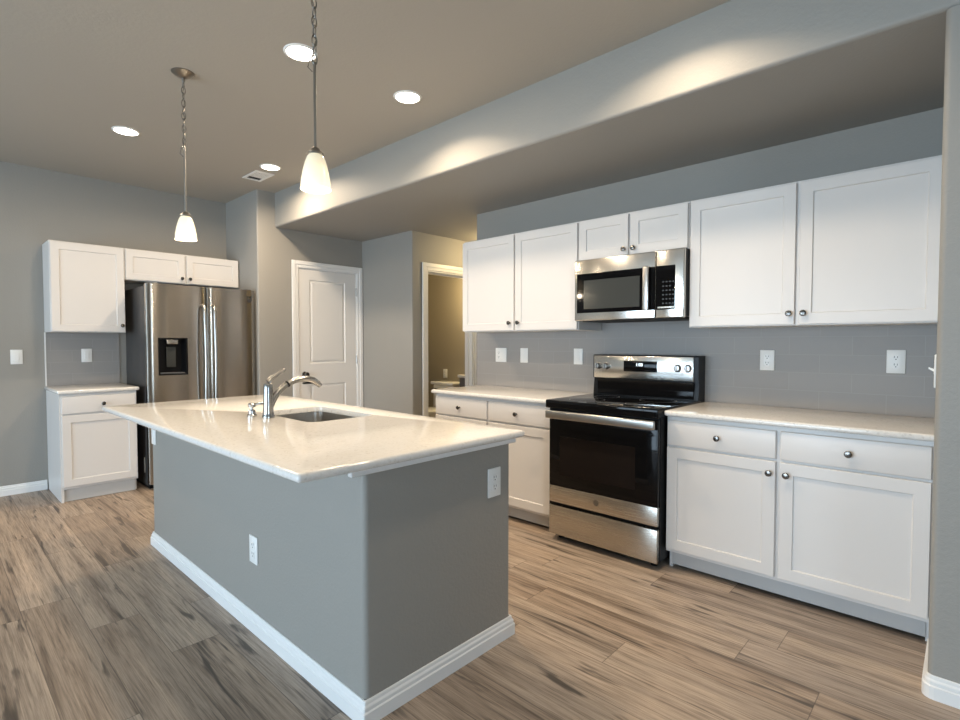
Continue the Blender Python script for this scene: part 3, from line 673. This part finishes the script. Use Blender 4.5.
def pendant(x, y, zchain, label):
    t = thing('pendant_light', (x, y, 0), 0, label, 'pendant light', 'pendants over the island'); t.location = (x, y, ZC)
    MB().lathe([(0.0, -0.030), (0.012, -0.030), (0.028, -0.024), (0.050, -0.012), (0.060, -0.003), (0.060, 0)], 28).build('canopy', NICKEL, t)
    MB().lathe([(0.006, -0.052), (0.008, -0.045), (0.008, -0.03)], 12).build('loop', NICKEL, t)
    z0 = -0.045; z1 = zchain - ZC; n = int(round((z0 - z1) / 0.034)); st = (z0 - z1) / n
    for i in range(n):
        c = z0 - st * (i + 0.5); a = 0.010; h = st * 0.5 + 0.0045
        pts = []
        for k in range(17):
            q = 2 * PI * k / 16; u = a * math.cos(q); v = h * math.sin(q)
            pts.append((u, 0, c + v) if i % 2 else (0, u, c + v))
        pts = [Vector(p) for p in pts[:-1]]
        loops = []; m_ = len(pts)
        for k in range(m_):
            d = (pts[(k + 1) % m_] - pts[k - 1]).normalized(); nrm = Vector((0, 1, 0)) if i % 2 else Vector((1, 0, 0)); bb = d.cross(nrm)
            loops.append([pts[k] + nrm * 0.0024 * math.cos(2 * PI * j / 6) + bb * 0.0024 * math.sin(2 * PI * j / 6) for j in range(6)])
        loops.append(loops[0]); MB().loft(loops, False, False).build('chain_link', NICKEL, t)
    cp = [(0.006 * math.sin(k * 1.9), 0.006 * math.cos(k * 1.9), z0 + (z1 - z0) * k / 14) for k in range(14)]
    cp += [(-0.012, 0.012, z1 + 0.02), (-0.018, 0.018, z1 - 0.012), (-0.006, 0.006, z1 - 0.03)]
    MB().tube(cp, 0.0022, 6).build('cord', CHROME, t)
    zr = 2.022 - ZC
    MB().tube([(0, 0, z1 + 0.006), (0, 0, zr)], 0.0055, 10).build('rod', NICKEL, t)
    MB().lathe([(0.006, zr + 0.012), (0.016, zr + 0.006), (0.022, zr - 0.004), (0.031, zr - 0.012), (0.031, zr - 0.018)], 20).build('shade_cap', NICKEL, t)
    pr = [(0.024, -0.016), (0.032, -0.028), (0.040, -0.050), (0.048, -0.083), (0.0535, -0.115), (0.0565, -0.148)]
    prof_ = [(r, zr + z) for r, z in pr]
    MB().lathe(prof_, 28, None, False).build('glass_shade', SHADE, t)
    MB().lathe([(0.012, zr - 0.03), (0.014, zr - 0.055), (0.026, zr - 0.085), (0.028, zr - 0.105), (0.02, zr - 0.122), (0.0, zr - 0.130)], 16).build('bulb', BULB, t)
    d = bpy.data.lights.new('lamp', 'POINT'); d.energy = PENDANT_POWER; d.color = (1.0, 0.82, 0.58); d.shadow_soft_size = 0.02
    o = bpy.data.objects.new('lamp', d); COL.objects.link(o); o.location = (0, 0, zr - 0.20); o.parent = t
pendant(1.046, 3.259, 2.37, 'farther pendant lamp with a bell glass shade, hanging nearer the refrigerator')
pendant(1.046, 1.835, 2.345, 'nearer pendant lamp with a bell glass shade, its chain running out of the frame')

vt = thing('ceiling_vent', (2.132, 4.745, ZC), 0, 'small white square ceiling vent beside a recessed light', 'vent')
b = MB(); b.box(-0.085, 0.085, -0.145, -0.115, -0.008, 0, 0.002, 1); b.box(-0.085, 0.085, 0.115, 0.145, -0.008, 0, 0.002, 1); b.box(-0.085, -0.06, -0.115, 0.115, -0.008, 0, 0.002, 1); b.box(0.06, 0.085, -0.115, 0.115, -0.008, 0, 0.002, 1); b.build('frame', PLATE, vt)
b = MB()
for k in range(5): b.box(-0.06, 0.06, -0.115 + k * 0.034, -0.095 + k * 0.034, -0.007, -0.003)
b.build('louvers', PLATE, vt, False)
MB().box(-0.06, 0.06, -0.115, 0.115, -0.002, 0).build('duct_opening', DARK, vt, False)

# ------------------------------------------------------------------ bathroom glimpsed through the doorway
tl = thing('toilet', (4.995, 5.08, 0), 0, 'white toilet seen through the bathroom doorway', 'toilet')
MB().box(-0.275, -0.005, -0.20, 0.21, 0.40, 0.735, 0.025, 3).build('tank', PORC, tl)
MB().box(-0.305, -0.002, -0.215, 0.225, 0.735, 0.775, 0.012, 3).build('tank_lid', PORC, tl)
def ell(cx, rx, ry, z, n=28): return [(cx + rx * math.cos(2 * PI * i / n), ry * math.sin(2 * PI * i / n), z) for i in range(n)]
MB().loft([ell(-0.36, 0.22, 0.11, 0), ell(-0.36, 0.21, 0.10, 0.12), ell(-0.40, 0.23, 0.13, 0.26), ell(-0.43, 0.265, 0.18, 0.37), ell(-0.43, 0.27, 0.185, 0.40)]).build('bowl', PORC, tl)
MB().loft([ell(-0.43, 0.275, 0.19, 0.402), ell(-0.43, 0.28, 0.192, 0.412), ell(-0.43, 0.275, 0.19, 0.425), ell(-0.43, 0.25, 0.17, 0.438)]).build('seat_lid', PORC, tl)
MB().tube([(-0.275, 0.15, 0.68), (-0.292, 0.15, 0.68), (-0.294, 0.10, 0.675)], 0.007, 8).build('flush_lever', CHROME, tl)
vn = thing('vanity', (4.995, 4.60, 0), 0, 'bathroom vanity with pale top just inside the doorway', 'vanity')
MB().box(-0.26, -0.003, -0.19, 0.19, 0.0, 0.845, 0.003, 1).build('cabinet', VAN, vn)
MB().box(-0.29, -0.003, -0.20, 0.20, 0.845, 0.885, 0.008, 2).build('vanity_top', QUARTZ, vn)
MB().tube([(-0.10, 0.0, 0.885), (-0.10, 0.0, 0.98), (-0.13, 0.0, 1.01), (-0.20, 0.0, 1.0), (-0.21, 0, 0.97)], 0.012, 10).build('tap', KNOB, vn)
plate('power_outlet', (5.0, 5.335, 0.865), -PI / 2, 'small outlet plate on the bathroom wall above the toilet', 'outlet', ['outlet'], None)
vl = thing('vanity_light', (5.0, 4.62, 1.95), 0, 'lit vanity lamp on the bathroom wall, hidden behind the cabinets', 'wall light')
MB().box(-0.03, 0, -0.14, 0.14, -0.05, 0.05, 0.006, 2).build('back_plate', CHROME, vl)
for y in (-0.09, 0.09):
    MB().lathe([(0.02, 0.03), (0.045, -0.02), (0.05, -0.07), (0.04, -0.075), (0.0, -0.076)], 20, Matrix.Translation((-0.09, y, 0))).build('lamp_shade', SHADE, vl)
d = bpy.data.lights.new('lamp', 'POINT'); d.energy = 32; d.color = (1.0, 0.76, 0.40); d.shadow_soft_size = 0.08
o = bpy.data.objects.new('lamp', d); COL.objects.link(o); o.location = (-0.22, 0, 0.0); o.parent = vl

# small flush lamp on the hall ceiling, round the corner of the long wall
hl_ = thing('hall_light', (4.45, 3.80, ZS), 0, 'lit flush ceiling lamp in the hall, round the corner of the long wall', 'ceiling light')
MB().lathe([(0.13, 0.0), (0.13, -0.02), (0.125, -0.025)], 28, None, False).build('rim', NICKEL, hl_)
MB().lathe([(0.124, -0.024), (0.10, -0.05), (0.05, -0.066), (0.0, -0.07)], 28, None, False).build('glass_shade', SHADE, hl_)
d = bpy.data.lights.new('lamp', 'POINT'); d.energy = 14; d.color = (1.0, 0.76, 0.40); d.shadow_soft_size = 0.08
o = bpy.data.objects.new('lamp', d); COL.objects.link(o); o.location = (0, 0, -0.17); o.parent = hl_
